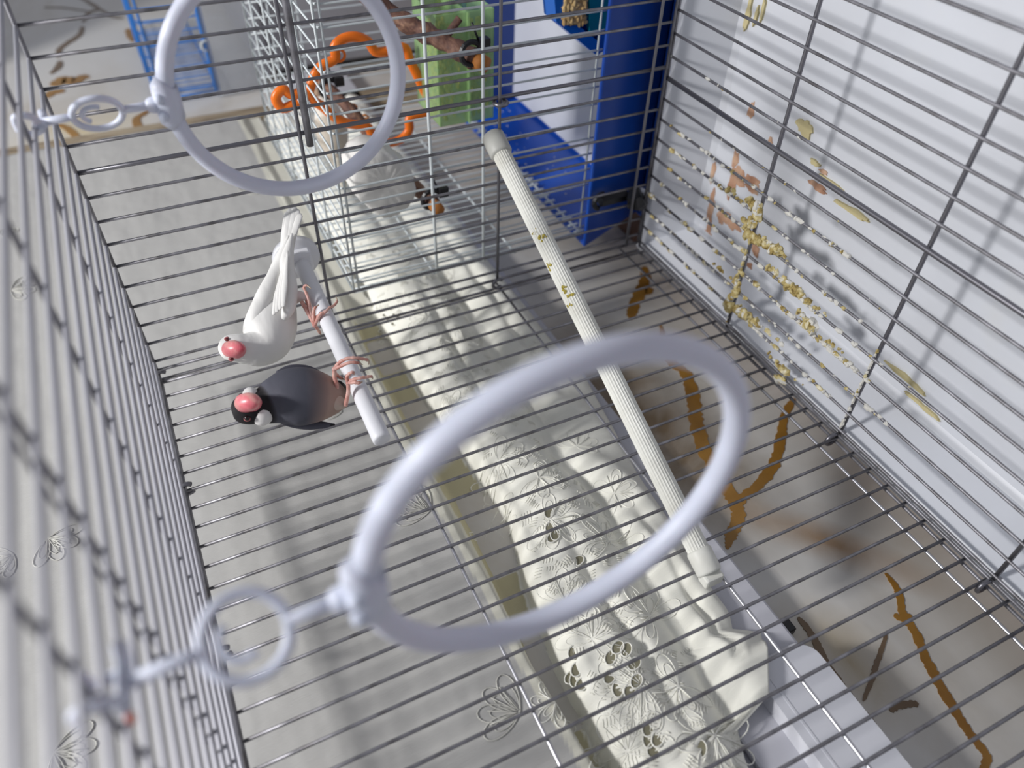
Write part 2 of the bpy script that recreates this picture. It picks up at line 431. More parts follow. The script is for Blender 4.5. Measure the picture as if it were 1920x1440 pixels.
for u in us:
    v4 = interp(u, T4); v1 = interp(u, T1)
    for j in range(NV):
        t = j/(NV-1)
        v = v4+(.44-v4)*(t/.82) if t < .82 else .44+(1.35-.44)*((t-.82)/.18)
        vs.append((u, v, cw(u, v)))
        v2 = interp(u, T2)
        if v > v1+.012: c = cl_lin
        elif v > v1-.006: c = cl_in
        elif v > v2+.004: c = cl_rec_shade if u > -.08 else cl_in  # recess band darkened in the cloth colour, painted shade
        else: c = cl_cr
        cc.append(c)
nu = len(us)
# back layer gives the cloth its thickness
fs = [(i*NV+j, i*NV+j+1, (i+1)*NV+j+1, (i+1)*NV+j) for i in range(nu-1) for j in range(NV-1)]
base = len(vs)
vs2 = [(x, y, z-.0015) for x, y, z in vs]
fs2 = [(d+base, c+base, b_+base, a+base) for a, b_, c, d in fs]
rim = []
for j in range(NV-1):
    for i in (0, nu-1): a = i*NV+j; rim.append((a, a+base, a+1+base, a+1))
for i in range(nu-1):
    for j in (0, NV-1): a = i*NV+j; rim.append((a, a+base, a+NV+base, a+NV))
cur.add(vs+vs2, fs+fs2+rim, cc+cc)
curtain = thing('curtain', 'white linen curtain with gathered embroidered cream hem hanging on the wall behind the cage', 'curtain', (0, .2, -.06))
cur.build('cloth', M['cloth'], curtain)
def on_cloth(u, v, h=.0012): return Vector((u, v, cw(u, v)+h))
def stitch(pts, r, mt, mb, sides=5):
    mb.tube(pts, r, sides=sides)
def petal(mb, cx, cy, ang, ln, wd, r, h=.0013):
    pts = []
    for i in range(21):
        a = 2*math.pi*i/20
        x = ln*(.5-.5*math.cos(a)); y = wd*math.sin(a)*math.sin(a/2)**.8*(1 if a < math.pi else 1)
        u = cx+x*math.cos(ang)-y*math.sin(ang); v = cy+x*math.sin(ang)+y*math.cos(ang)
        pts.append(on_cloth(u, v, h))
    mb.tube(pts, r, sides=5)
def flower(px, py, scale, mt, n=5, w=-.045, a0=None, spread=1.9):
    c = at(px, py, 2, w); b = MB(); th, hh = (.0006, .0006) if mt.name == 'linen_thread' else (.0006, .0003); a0 = random.uniform(0, 6) if a0 is None else a0
    for k in range(n):
        a = a0+spread*k/(n-1)
        petal(b, c.x, c.y, a, .034*scale, .009*scale, th, hh)
        petal(b, c.x, c.y, a, .024*scale, .005*scale, th*.7, hh)
    for k in range(4):
        a = a0+spread*(k+.5)/4
        b.tube([on_cloth(c.x+math.cos(a)*t, c.y+math.sin(a)*t) for t in (.002, .012*scale, .026*scale)], .0005, sides=4)
    o = b.build('embroidered_flower', mt, curtain); return o
flower(805, 960, 1.0, M['thread_g'], 4, a0=1.6, spread=1.6)
flower(975, 1335, 1.0, M['thread_g'], 4, a0=1.4, spread=1.7)
flower(640, 770, .6, M['thread_g'], 3, a0=1.5, spread=1.3)
flower(20, 545, .9, M['thread_g'], 4); flower(90, 1010, .9, M['thread_g'], 4); flower(25, 1040, .7, M['thread_g'], 4); flower(100, 1410, .9, M['thread_g'], 4)
flower(10, 430, .6, M['thread_g'], 3); flower(455, 360, .7, M['thread_g'], 4)
for (x, y, s_, n, w) in [(870, 640, .9, 5, -.04), (800, 600, .7, 5, -.04), (850, 560, .7, 5, -.05), (960, 740, .7, 5, -.04), (935, 860, .9, 6, -.04), (1010, 900, .8, 5, -.04), (1030, 980, .9, 6, -.04),
                         (1140, 1010, 1.0, 6, -.04), (1060, 1120, .9, 6, -.04), (1220, 1150, 1.0, 6, -.04), (1200, 1290, 1.1, 7, -.04), (1270, 1290, .9, 6, -.04), (1110, 1200, .9, 6, -.04),
                         (1340, 1380, 1.0, 6, -.04), (1180, 1400, 1.0, 6, -.04), (840, 760, .7, 5, -.04), (1080, 840, .7, 5, -.05), (1020, 660, .6, 5, -.05), (745, 500, .7, 5, -.05), (850, 520, .7, 5, -.05), (920, 940, .8, 5, -.04),
                         (1150, 930, .7, 5, -.05), (700, 590, .5, 4, -.06), (1040, 1330, .6, 5, -.06)]:
    flower(x, y, s_, M['thread'], n, w, spread=random.uniform(2.4, 4.5))
b = MB()
for k in range(420):                        # dense satin stitches scattered over the cream hem
    u = random.uniform(-.25, .72); t = random.random()
    v3 = interp(u, T3); v2 = interp(u, T2)
    v = v3+(v2-v3)*(.08+.84*t)
    a = random.choice((0.5, 1.1, 2.1, 2.7))+random.uniform(-.2, .2); l = random.uniform(.003, .007)
    for q in range(4):
        uu = u+q*.0026*math.cos(a+1.57); vv = v+q*.0026*math.sin(a+1.57)
        b.tube([on_cloth(uu-l*math.cos(a)*.5, vv-l*math.sin(a)*.5, .0004), on_cloth(uu, vv, .0008), on_cloth(uu+l*math.cos(a)*.5, vv+l*math.sin(a)*.5, .0002)], .00045, sides=4)
so = b.build('satin_stitching', M['thread'], curtain); so['kind'] = 'stuff'
def eyelet(px, py, r, w=-.045, el=1.0, ang=0):
    c = at(px, py, 2, w); c.z = cw(c.x, c.y)
    e = MB()
    ring = []
    for i in range(14):
        a = 2*math.pi*i/14; x = r*el*math.cos(a); y = r*math.sin(a)
        ring.append(Vector((c.x+x*math.cos(ang)-y*math.sin(ang), c.y+x*math.sin(ang)+y*math.cos(ang), cw(c.x, c.y)+.0012)))
    e.tube(ring, .0007, sides=5, closed=True)
    e.cur = 1
    n = len(ring); e.add([p-Vector((0, 0, .0002)) for p in ring]+[c+Vector((0, 0, .0007))], [(i, (i+1) % n, n) for i in range(n)])
    e.build('eyelet', [M['thread'], M['eyelet']], curtain)
for i, (x, y) in enumerate([(712, 603), (722, 596), (733, 592), (706, 612), (718, 611), (729, 604), (741, 603), (712, 620), (726, 617), (738, 613), (749, 609), (692, 571)]):
    eyelet(x, y, .0030, -.06)
for x, y in [(1155, 1226), (1142, 1244), (1171, 1230), (1186, 1256), (1141, 1277), (1190, 1288), (1156, 1300), (1178, 1304), (1082, 1250), (1076, 1220), (1080, 1265), (1073, 1258), (1093, 1277), (1213, 1373), (1214, 1392), (1230, 1393), (1224, 1410), (1310, 1412), (1083, 1055), (1031, 1000), (1035, 1018), (1040, 1014), (1028, 975)]:
    eyelet(x, y, .0045, -.045, 1.5, random.uniform(-.4, .4)+.9)

# ================================================================ main cage
CL, CH, CD = .98, .60, .57
R1 = .0015
cagee = thing('bird_cage', 'large silver wire bird cage the photo is taken inside, with droppings on its floor grate', 'cage', (0, VT, 0))
_cache = {}
def wire(parent, p0, p1, r, mt, name='wire', sides=8):
    p0 = Vector(p0); p1 = Vector(p1); ln = (p1-p0).length; ax = tuple(round(x, 4) for x in (p1-p0).normalized())
    key = (round(ln, 5), r, ax, mt.name, sides)
    if key not in _cache:
        b = MB(); n = 6; pts = [(p1-p0)*i/n for i in range(n+1)]
        b.tube(pts, r, sides=sides); me = bpy.data.meshes.new(name)
        me.from_pydata([P(v)-P((0, 0, 0)) for v in b.v], [], b.f); me.materials.append(mt)
        me.polygons.foreach_set('use_smooth', [True]*len(b.f)); _cache[key] = me
    o = bpy.data.objects.new(name, _cache[key]); COL.objects.link(o); o.parent = parent
    o.location = P(p0) - WL[parent.name]; WL[o.name] = P(p0); return o
def frame_loop(name, pts, r, mt, parent):
    b = MB(); n = len(pts)
    for i in range(n): b.tube([pts[i], pts[(i+1) % n]], r, sides=8)
    o = b.build(name, mt, parent); return o
back = frame_loop('back_panel', [(0, .002, -.004), (CL, .002, -.004), (CL, CH, -.004), (0, CH, -.004)], .0017, M['steel'], cagee)
k = 0
while -.012+.0224*k < CL:
    u = -.012+.0224*k; k += 1
    wire(back, (u, -.002, 0), (u, CH+.001, 0), R1, M['steel'])
for v in (.023, .2035, .4015): wire(back, (-.012, v, -.0028), (CL, v, -.0028), .0016, M['bright'], 'crossbar')
side = frame_loop('side_panel', [(.001, .004, .010), (.001, CH, .010), (.001, CH, CD), (.001, .004, CD)], .0016, M['steel'], cagee)
for k in range(23):
    w = .236+.0238*(k-9)
    wire(side, (0, .002, w), (0, CH+.001, w), .0022 if k == 9 else R1, M['steel_thick'] if k == 9 else M['steel'])
for v in (.0235, .2075, .411): wire(side, (.0030, v, .010), (.0030, v, CD), .0018, M['steel_thick'], 'crossbar')
wire(side, (.005, .4035, .225), (.005, .4035, CD), .0034, M['steel'], 'hinge_rod', 10)
fl = frame_loop('floor_grate', [(0, 0, .003), (CL, 0, .003), (CL, 0, CD), (0, 0, CD)], .0017, M['steel'], cagee)
for k in range(24):
    w = .224+.0238*(k-9)
    if w < 0.004: continue
    wire(fl, (-.001, 0, w), (CL, 0, w), .0026 if k == 9 else R1, M['steel_thick'] if k == 9 else M['steel'])
for u in (.183, .367, .551, .735, .919): wire(fl, (u, -.0030, 0), (u, -.0030, CD), .0021, M['steel_thick'], 'crossbar')
roof = frame_loop('roof_panel', [(0, CH, .003), (CL, CH, .003), (CL, CH, CD), (0, CH, CD)], .0017, M['steel'], cagee)
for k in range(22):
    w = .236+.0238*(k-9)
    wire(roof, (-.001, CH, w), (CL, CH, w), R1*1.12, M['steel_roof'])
for u in (.147, .313, .445, .4575, .525, .70): wire(roof, (u, CH+.0028, 0), (u, CH+.0028, CD), .0010 if u == .4575 else .0016, M['steel_thick'], 'crossbar')
def clip(u, v, w, ax):
    b = MB()
    if ax == 'v': c = arc((u, v, w), .0065, -2.4, 2.4, 12, (0, 1, 0), (0, 0, 1))
    else: c = arc((u, v, w), .0065, -2.4, 2.4, 12, (1, 0, 0), (0, 1, 0))
    b.tube(c, .0022, sides=8); b.build('clip', M['steel_thick'], cagee)
for u in (.367, .551): clip(u, .006, -.002, 'v')
clip(.004, .207, .006, 'v')
for u in (.0, .165, .34): clip(u, CH-.002, .0, 'v')
clip(.004, .207, .232, 'z')

# ---- dried droppings along the grate wires
def crust(name, label, runs):
    """runs: list of (pixel polyline on the grate plane, blob radius, spacing)"""
    b = MB()
    for pl, r, sp in runs:
        pts = [at(x, y, 1, 0.0015) for x, y in pl]
        for a, c in zip(pts, pts[1:]):
            n = max(1, int((c-a).length/sp))
            for i in range(n):
                p = a.lerp(c, (i+random.random())/n)
                for q in range(2 if r > .0035 else 1):
                    rr = r*random.uniform(.45, 1.0)
                    b.cur = 0 if random.random() < .8 else 1
                    b.ball(p+Vector((random.uniform(-1, 1), random.uniform(-.3, .9), random.uniform(-1, 1)))*r*.55, rr, 6, 5,
                           (random.uniform(.6, 1.5), random.uniform(.6, 1.1), random.uniform(.6, 1.4)), .3)
    o = b.build(name, [M['dropping'], M['dropping_w']], smooth=False)
    tag(o, label, 'droppings', kind='stuff')
crust('dried_droppings', 'thick ochre crust of dried droppings on the grate where wires cross near the side wall',
      [([(1404, 378), (1425, 390), (1420, 402), (1412, 420)], .0052, .0018), ([(1398, 418), (1405, 440), (1425, 452), (1445, 462), (1462, 470)], .0050, .0018),
       ([(1362, 352), (1378, 360)], .0036, .004), ([(1462, 470), (1478, 482)], .003, .004)])
crust('dried_droppings', 'ochre crust of dried droppings on the middle grate wires, ending in a dark clump',
      [([(1442, 500), (1458, 510)], .0040, .003), ([(1465, 520), (1490, 545), (1515, 562)], .0044, .002), ([(1515, 562), (1540, 585), (1560, 600)], .0024, .005),
       ([(1495, 582), (1510, 595)], .0036, .003), ([(1515, 605), (1528, 622)], .0058, .002), ([(1530, 625), (1560, 645), (1590, 665)], .0030, .005)])
crust('dried_droppings', 'ochre droppings crusted on the lower grate wires beside the big ring',
      [([(1385, 520), (1382, 545), (1368, 560), (1366, 575)], .0042, .0022), ([(1366, 572), (1390, 585), (1408, 592)], .0050, .0018), ([(1408, 595), (1425, 612)], .0040, .0025),
       ([(1425, 612), (1450, 632), (1470, 645)], .0030, .0045), ([(1338, 495), (1355, 508)], .0034, .004), ([(1370, 520), (1385, 530)], .0030, .005)])
crust('dried_droppings', 'ochre droppings clumped on the grate edge to the right of the big ring',
      [([(1440, 660), (1462, 685)], .0028, .003), ([(1460, 685), (1478, 698)], .0042, .0022), ([(1478, 698), (1505, 722)], .0024, .005), ([(1455, 705), (1472, 712)], .0042, .0022)])
runs = []
def wl(u0, u1, w, r, sp): runs.append((u0, u1, w, r, sp))
b = MB()
for (u0, u1, kk, r, sp) in [(.0, .33, 8, .0011, .018), (.02, .30, 7, .0018, .007), (.03, .16, 6, .0020, .006), (0.0, .33, 5, .0017, .008), (.02, .40, 4, .0020, .006), (0, .36, 3, .0021, .006), (.0, .40, 2, .0018, .007),
                           (.02, .34, 1, .0019, .006), (.03, .38, 6, .0015, .012), (0, .2, 9, .0012, .03), (0, .2, 10, .0012, .03), (.25, .37, 3, .0022, .006), (.62, .9, 4, .0015, .02)]:
    w = .224+.0238*(kk-9)
    u = u0
    while u < u1:
        u += random.expovariate(1/sp)
        b.cur = 0 if random.random() < .35 else 1
        b.ball((u, random.uniform(-.0005, .0012), w+random.uniform(-.0008, .0008)), r*random.uniform(.6, 1.3), 6, 4, (random.uniform(.8, 2.6), 1, 1), .3)
for k in range(60):
    u = random.choice((.183, .367)); b.cur = random.choice((0, 1, 1)); b.ball((u, .0, random.uniform(.01, .12)), random.uniform(.001, .0022), 6, 4, (1, 1, 1.6), .3)
o = b.build('dropping_specks', [M['dropping'], M['dropping_w']], smooth=False)
tag(o, 'pale specks of dried droppings scattered along the grate wires near the back corner', 'droppings', kind='stuff')

# ================================================================ tray under the grate
tray = thing('cage_tray', 'white enamelled tray with peeled rusty patches under the floor grate', 'tray', (.4, VT, .25))
TD = -.068
def tray_shell():
    b = MB()
    lv = []
    for (du, v, dw) in ((.0, -.0075, .0), (.0, -.0075, .006), (.004, -.009, .006), (.028, TD+.004, .028), (.036, TD, .036)): pass
    outer = [(-.016, -.008), (-.006, -.008), (-.002, -.010), (.022, TD+.004), (.030, TD)]   # offset from the rim line, height
    rings = []
    for d, v in outer:
        rings.append([(d, v, d+.006), (CL-d, v, d+.006), (CL-d, v, CD-d), (d, v, CD-d)])
    bot = [(.028, VT+.0005), (.020, TD), (-.012, -.0105), (-.016, -.0095)]
    for d, v in bot:
        rings.append([(d, v, d+.006), (CL-d, v, d+.006), (CL-d, v, CD-d), (d, v, CD-d)])
    vs = [p for r in rings for p in r]; fs = []
    n = len(rings)
    for k in range(n-1 if True else n):
        if k == 4: continue
        for i in range(4): fs.append((k*4+i, k*4+(i+1) % 4, (k+1)*4+(i+1) % 4, (k+1)*4+i))
    for i in range(4): fs.append(((n-1)*4+i, (n-1)*4+(i+1) % 4, (i+1) % 4, i))
    fs.append((16, 17, 18, 19)); fs.append((20, 23, 22, 21))
    b.add(vs, fs); return b
tray_shell().build('pan', M['tray'], tray, smooth=False)
def patch(name, mt, c, ru, rw, n=22, rag=.35, seed=0):
    rnd = random.Random(seed); b = MB(); pts = []; hz = .0003+.00005*(seed % 50)
    ph = [rnd.uniform(0, 6) for _ in range(4)]
    for i in range(n):
        a = 2*math.pi*i/n
        k = 1+rag*(.5*math.sin(2*a+ph[0])+.5*math.sin(3*a+ph[1])+.4*math.sin(5*a+ph[2])+.4*math.sin(8*a+ph[3]))*.8
        pts.append((c[0]+ru*k*math.cos(a), c[2]+rw*k*math.sin(a)))
    vs = [(x, TD+hz, z) for x, z in pts]+[(x, TD, z) for x, z in pts]+[(c[0], TD+hz, c[2])]
    fs = [(i, (i+1) % n, 2*n) for i in range(n)]+[(i, n+i, n+(i+1) % n, (i+1) % n) for i in range(n)]
    b.add(vs, fs); return b.build(name, mt, tray, smooth=False)
for i, (x, y, ru, rw) in enumerate([(1409, 207, .0045, .010), (1379, 300, .0045, .012), (1385, 330, .013, .010), (1410, 342, .014, .007), (1372, 350, .006, .018), (1336, 322, .0045, .015), (1334, 385, .005, .022), (1330, 425, .004, .014),
                                    (1365, 412, .014, .008), (1352, 405, .006, .010), (1378, 420, .012, .006), (1412, 352, .010, .007), (1325, 440, .010, .006), (1445, 265, .003, .005), (1417, 468, .007, .007), (1405, 500, .005, .006),
                                    (1534, 350, .014, .0035), (1545, 322, .006, .002), (1310, 400, .004, .006), (1340, 480, .010, .004)]):
    patch('rust_patch', M['rust'], at(x, y, 1, TD), ru, rw, seed=i+3)
for i, (x, y, ru, rw) in enumerate([(1511, 240, .011, .008), (1530, 305, .006, .003), (1560, 342, .016, .002), (1600, 395, .022, .003), (1700, 708, .022, .003), (1722, 752, .014, .002), (1745, 772, .012, .002), (1405, 25, .003, .02), (1433, 18, .002, .012), (1420, 30, .002, .010)]):
    patch('stain', M['stain'], at(x, y, 1, TD), ru, rw, seed=i+40)

# ================================================================ swing rings
def swing(U0, W0, L0, r, label, ax):
    t = thing('swing_ring', label, 'bird swing', (U0, CH, W0), 'white plastic hanging ring swings')
    vt_ = CH-L0; cv = vt_-r
    pts = arc((U0, cv, W0), r, math.pi/2+.0, math.pi/2+2*math.pi, 72, (0, 0, 1), (0, 1, 0))[:-1]
    b = MB(); b.tube(pts, .0059, sides=16, closed=True); b.build('ring', M['ring'], t)
    b = MB()                                           # split collar clamping the ring
    b.tube([(U0, vt_-.0012, W0-.014), (U0, vt_+.0006, W0-.012), (U0, vt_+.0008, W0), (U0, vt_+.0006, W0+.012), (U0, vt_-.0012, W0+.014)], [.0075, .0088, .0092, .0088, .0075], sides=14)
    b.ball((U0, vt_+.010, W0), .0055, 12, 8, (1, 1.2, 1)); b.ball((U0+.007, vt_+.006, W0+.006), .0038); b.ball((U0+.007, vt_+.006, W0-.006), .0038)
    b.build('collar', M['ring'], t)
    v1 = vt_+.012; lc = v1+.034
    b = MB(); b.tube([(U0, v1-.004, W0), (U0, lc-.015, W0)], [.0034, .0026], sides=10); b.build('stem', M['ring'], t)
    b = MB(); ax = Vector(ax).normalized()
    b.tube(arc((U0, lc, W0), .0155, 0, 2*math.pi, 32, ax, (0, 1, 0))[:-1], .0023, sides=10, closed=True)
    b.tube(arc((U0, lc+.002, W0), .0075, -.6, 2.6, 10, ax, (0, 1, 0)), .0018, sides=8); b.build('loop', M['ring'], t)
    b = MB(); hk = CH-.005
    b.tube([(U0, lc+.0150, W0), (U0, (lc+hk)/2, W0+.0008), (U0, hk, W0)], [.0022, .0026, .0030], sides=10)
    b.tube([(U0-.016, hk, W0), (U0-.008, hk-.001, W0), (U0, hk, W0), (U0+.010, hk+.001, W0)], .0028, sides=10)
    for s_ in (-1, 1):                                  # two fingers that hook over the roof wires
        b.tube(smooth_path([(U0+.006*s_, hk, W0), (U0+.010*s_, hk+.004, W0+.009*s_), (U0+.010*s_, hk+.0125, W0+.010*s_), (U0+.010*s_, hk+.0135, W0+.001*s_)], 5), .0024, sides=8)
    b.build('hook', M['ring'], t); return t
swing(.520, .302, .0925, .0865, 'large blurred white ring swing nearest the camera, hanging from the roof wires', (.85, 0, -.52))
swing(.118, .331, .0845, .0832, 'farther white ring swing hanging near the top left, before the neighbouring cage', (.5, 0, .87))
dot = MB(); dot.ball(dz(245, 1345, .262), .0016, 8, 6, (1.5, 1, 2)); dot.ball(dz(546, 1197, .305), .0011)
o = dot.build('red_speck', mat('red_speck', (196, 82, 52), .6)); tag(o, 'tiny red specks on the hanger of the nearest ring swing', 'speck', kind='stuff')

# ================================================================ perches
sp = thing('short_perch', 'short smooth white perch with a round flange that the two finches sit on', 'perch', (0, .43, .10))
p0 = at(563, 489, 0, 0.012); p1 = dz(717, 826, .636)
d = (p1-p0).normalized()
b = MB(); rp_ = .0079
b.tube([p0, p0+d*.012, p1-d*.004, p1-d*.001, p1], [rp_, rp_, rp_, rp_*.96, rp_*.8], sides=20); b.build('rod', M['perch_w'], sp)
b = MB(); c0 = at(556, 484, 0, .006)
b.tube([c0+Vector((-.004, 0, 0)), c0+Vector((.001, 0, 0)), c0+Vector((.003, 0, 0))], [.0240, .0240, .0225], sides=32); b.build('flange', M['perch_w'], sp)
b = MB(); b.box((.004, p0.y-.012, p0.z-.010), (.020, p0.y+.012, p0.z+.012)); b.build('neck', M['perch_w'], sp, smooth=False, bevel=.003)
lp = thing('long_perch', 'long ribbed white perch set across the cage corner, spotted with droppings', 'perch', (.22, .2, .1))
q0 = Vector((.003, .213, .193)); q1 = Vector((.44, .214, .004)); dd = (q1-q0).normalized()
b = MB(); b.tube([q0+dd*.01, q0+dd*.2, q0+dd*.35, q1-dd*.004], .0094, sides=72, rf=lambda i, a: 1.0+.028*(1 if math.cos(a*24) > 0 else -1)); b.build('rod', M['perch_r'], lp, smooth=False)
b = MB(); b.tube([q0-dd*.006, q0-dd*.004, q0+dd*.018, q0+dd*.021], [.0100, .0120, .0120, .0106], sides=28); b.build('end_cap', M['cap'], lp)
b = MB(); b.tube([q1-dd*.018, q1-dd*.016, q1+dd*.002, q1+dd*.004], [.0100, .0110, .0110, .0098], sides=28); b.build('end_cap', M['perch_r'], lp)
b = MB(); b.box((.440, .205, -.006), (.452, .223, .006)); b.build('catch', M['perch_r'], lp, smooth=False, bevel=.002)
b = MB()
for (x, y, r) in [(1019, 455, .004), (1024, 452, .003), (1028, 500, .002), (1060, 545, .0035), (1066, 556, .004), (1072, 562, .0035), (1070, 575, .003), (1031, 506, .003), (1005, 440, .002)]:
    for q in range(5):
        c = dz(x+random.uniform(-5, 5), y+random.uniform(-5, 5), 1); o_ = cage((0, 0, 0)); rd = (c-o_)
        # nearest point of that ray to the perch axis, set on its surface
        w0 = o_-q0; a_ = rd.dot(rd); b_ = rd.dot(dd); d_ = rd.dot(w0); e_ = dd.dot(w0)
        tq = (a_*e_-b_*d_)/(a_-b_*b_); ax_p = q0+dd*tq; rp2 = o_+rd*((b_*e_-d_)/(a_-b_*b_))
        off = (rp2-ax_p); side_ = off.length
        tow = (o_-ax_p); tow = (tow-tow.dot(dd)*dd).normalized()
        sd = min(side_, .008); p = ax_p + (off.normalized()*sd if side_ > 1e-5 else Vector()) + tow*math.sqrt(max(0, .0094**2-sd**2))
        b.ball(p, r*random.uniform(.25, .5), 6, 4, (1, 1, 1), .3)
o = b.build('dropping_spots', mat('green_ochre_dropping', (176, 160, 70), .8), lp, smooth=False); o['kind'] = 'stuff'

# ================================================================ birds
def body(name, spine, mt, parent, colf=None, sides=28, flat=None):
    """one continuous surface lofted along a spine of (px, py, depth, radius in px)"""
    pts = [dz(x, y, z) for x, y, z, r in spine]; rad = [r*z/F for x, y, z, r in spine]
    n = 6; sp_ = smooth_path(pts, n); rr = smooth_path([Vector((r, 0, 0)) for r in rad], n); rr = [max(.0004, v.x) for v in rr]
    b = MB(); cf = None
    if colf: cf = lambda c, i, a, v: lin(colf(v, i/(len(sp_)-1)))
    b.tube(sp_, rr, sides=sides, cols=cf, flat=flat or 1.0, up=(dz(960, 720, 1)-dz(960, 720, .5))if flat else None)
    return b.build(name, mt, parent)
def limb(name, pts, r, mt, parent, n=5):
    pp = smooth_path([dz(*p) for p in pts], n)
    k = len(pp); rr = [r[0]+(r[1]-r[0])*i/(k-1) for i in range(k)]
    b = MB(); b.tube(pp, rr, sides=8); return b.build(name, mt, parent)
def foot(name, ankle, toes, parent, mt, claw=True, r=.0017):
    b = MB()
    for t in toes:
        pp = smooth_path([dz(*p) for p in [ankle]+t], 5); k = len(pp)
        b.cur = 0
        m_ = int(k*.78)
        b.tube(pp[:m_+1], [r*(1-.25*i/k)*(1+.12*math.cos(i*1.9)) for i in range(m_+1)], sides=8)
        b.cur = 1
        b.tube(pp[m_:], [r*.6*(1-.8*i/(k-m_)) for i in range(k-m_)], sides=6)
    b.cur = 0; b.ball(dz(*ankle), r*1.35)
    return b.build(name, [mt, M['claw']], parent)
def cone(name, c0, c1, r0, prof, mt, parent, flat=1.0, up=None):
    a = dz(*c0); e = dz(*c1); n = len(prof)
    b = MB(); b.tube([a.lerp(e, i/(n-1)) for i in range(n)], [r0*p for p in prof], sides=18, flat=flat, up=up); return b.build(name, mt, parent)

# --- grey finch
gf = thing('java_sparrow', 'grey finch with black head, white cheeks and thick pink bill, lower on the short perch', 'bird', tuple(dz(655, 715, .67)))
def grey_col(v, t):
    if t > .590: return (24, 20, 24)
    if t > .555: k = (t-.555)/.035; return tuple(a+(b_-a)*k for a, b_ in zip((76, 77, 88), (24, 20, 24)))
    if t > .345: return (76, 77, 88)
    if t > .255: k = (t-.255)/.09; return tuple(a+(b_-a)*k for a, b_ in zip((150, 126, 118), (76, 77, 88)))
    if t > .08: return (160, 136, 126)
    return (205, 196, 188)
body('body', [(650, 742, .690, 3), (645, 744, .688, 14), (630, 745, .682, 30), (605, 744, .674, 45), (575, 743, .668, 54), (545, 745, .664, 54.5), (518, 752, .660, 46), (497, 760, .655, 36), (480, 764, .650, 31), (464, 766, .646, 30), (449, 765, .643, 26), (440, 764, .642, 17), (435.5, 764, .642, 4)], M['plumage'], gf, grey_col)
b = MB()
hc = dz(464, 766, .646)
def surf(px, py, zc=.646, R=30):
    """point on the camera-facing side of a head of radius R px round depth zc"""
    return dz(px, py, zc)
def blob(name, px, py, z, rpx, sc, mt, parent):
    b = MB(); b.ball(dz(px, py, z), rpx*z/F, 16, 12, sc); return b.build(name, mt, parent)
cone('bill', (449, 757, .6335), (486, 751, .6215), .0078, [.70, .95, 1.03, 1.05, 1.02, .96, .84, .6, .12], M['beak'], gf)
cone('lower_bill', (466, 756, .638), (487, 754, .6275), .0074, [.9, 1.02, 1.0, .86, .6, .2], M['beak'], gf)
for (x, y, z, r, sc) in [(491, 776, .6482, 22.5, (1, 1, 1)), (470, 741, .6475, 15, (1.1, 1, 1))]:
    blob('white_cheek', x, y, z, r, sc, M['cheek'], gf)
e = blob('eye', 463.5, 783.5, .6372, 7.0, (1, 1, 1), M['eye_ring'], gf); 
blob('pupil', 463.5, 786, .6325, 5.6, (1, 1, 1), M['eye'], e) if False else None
b = MB(); b.ball(dz(463.3, 783.5, .6360), 5.9*.63/F, 14, 10); pu = b.build('pupil', M['eye'], e)
b = MB(); b.ball(dz(452, 742, .6405), 5*.63/F, 12, 8); b.build('eye', M['eye'], gf)
body('wing', [(520, 786, .668, 5), (545, 792, .670, 9), (575, 796, .674, 10), (605, 797, .678, 7), (628, 796, .682, 1.5)], M['dark_wing'], gf)
body('wing', [(520, 700, .690, 5), (545, 694, .698, 10), (575, 697, .706, 12), (600, 706, .712, 9), (620, 716, .716, 2)], M['dark_wing'], gf)
body('wing_tip', [(600, 796, .677, 3.5), (615, 797, .679, 3.0), (628, 796, .681, .8)], M['black_tail'], gf)
body('tail', [(634, 722, .705, 9), (641, 728, .716, 9), (644, 738, .735, 8), (646, 742, .755, 6), (647, 744, .77, 2)], M['black_tail'], gf)
body('thigh', [(612, 725, .672, 22), (628, 733, .672, 13), (637, 736, .672, 6)], vcol_mat('belly_fluff', .9) if False else mat('belly_fluff', (190, 172, 160), .9), gf)
body('thigh', [(620, 750, .668, 22), (638, 757, .668, 13), (648, 760, .668, 6)], bpy.data.materials['belly_fluff'], gf)
limb('leg', [(630, 737, .668), (631, 722, .664), (627, 706, .662), (627, 692, .660)], (.0020, .0018), M['leg_pink'], gf)
limb('leg', [(648, 760, .664), (650, 750, .660), (653, 735, .657), (653, 718, .655)], (.0020, .0018), M['leg_pink'], gf)
foot('foot', (627, 692, .660), [[(636, 680, .656), (652, 672, .654), (668, 671, .655), (680, 673, .660), (691, 676, .664), (691, 684, .668)],
                               [(638, 687, .656), (655, 680, .653), (670, 680, .655), (680, 684, .660)],
                               [(629, 700, .664), (638, 708, .676), (646, 712, .680)]], gf, M['leg_pink'])
foot('foot', (653, 718, .655), [[(662, 712, .650), (675, 709, .649), (686, 707, .652), (697, 706, .655), (699, 711, .658)],
                               [(650, 708, .651), (655, 701, .649), (662, 698, .649), (664, 703, .652)],
                               [(664, 717, .650), (672, 718, .650), (680, 716, .652)]], gf, M['leg_pink'])

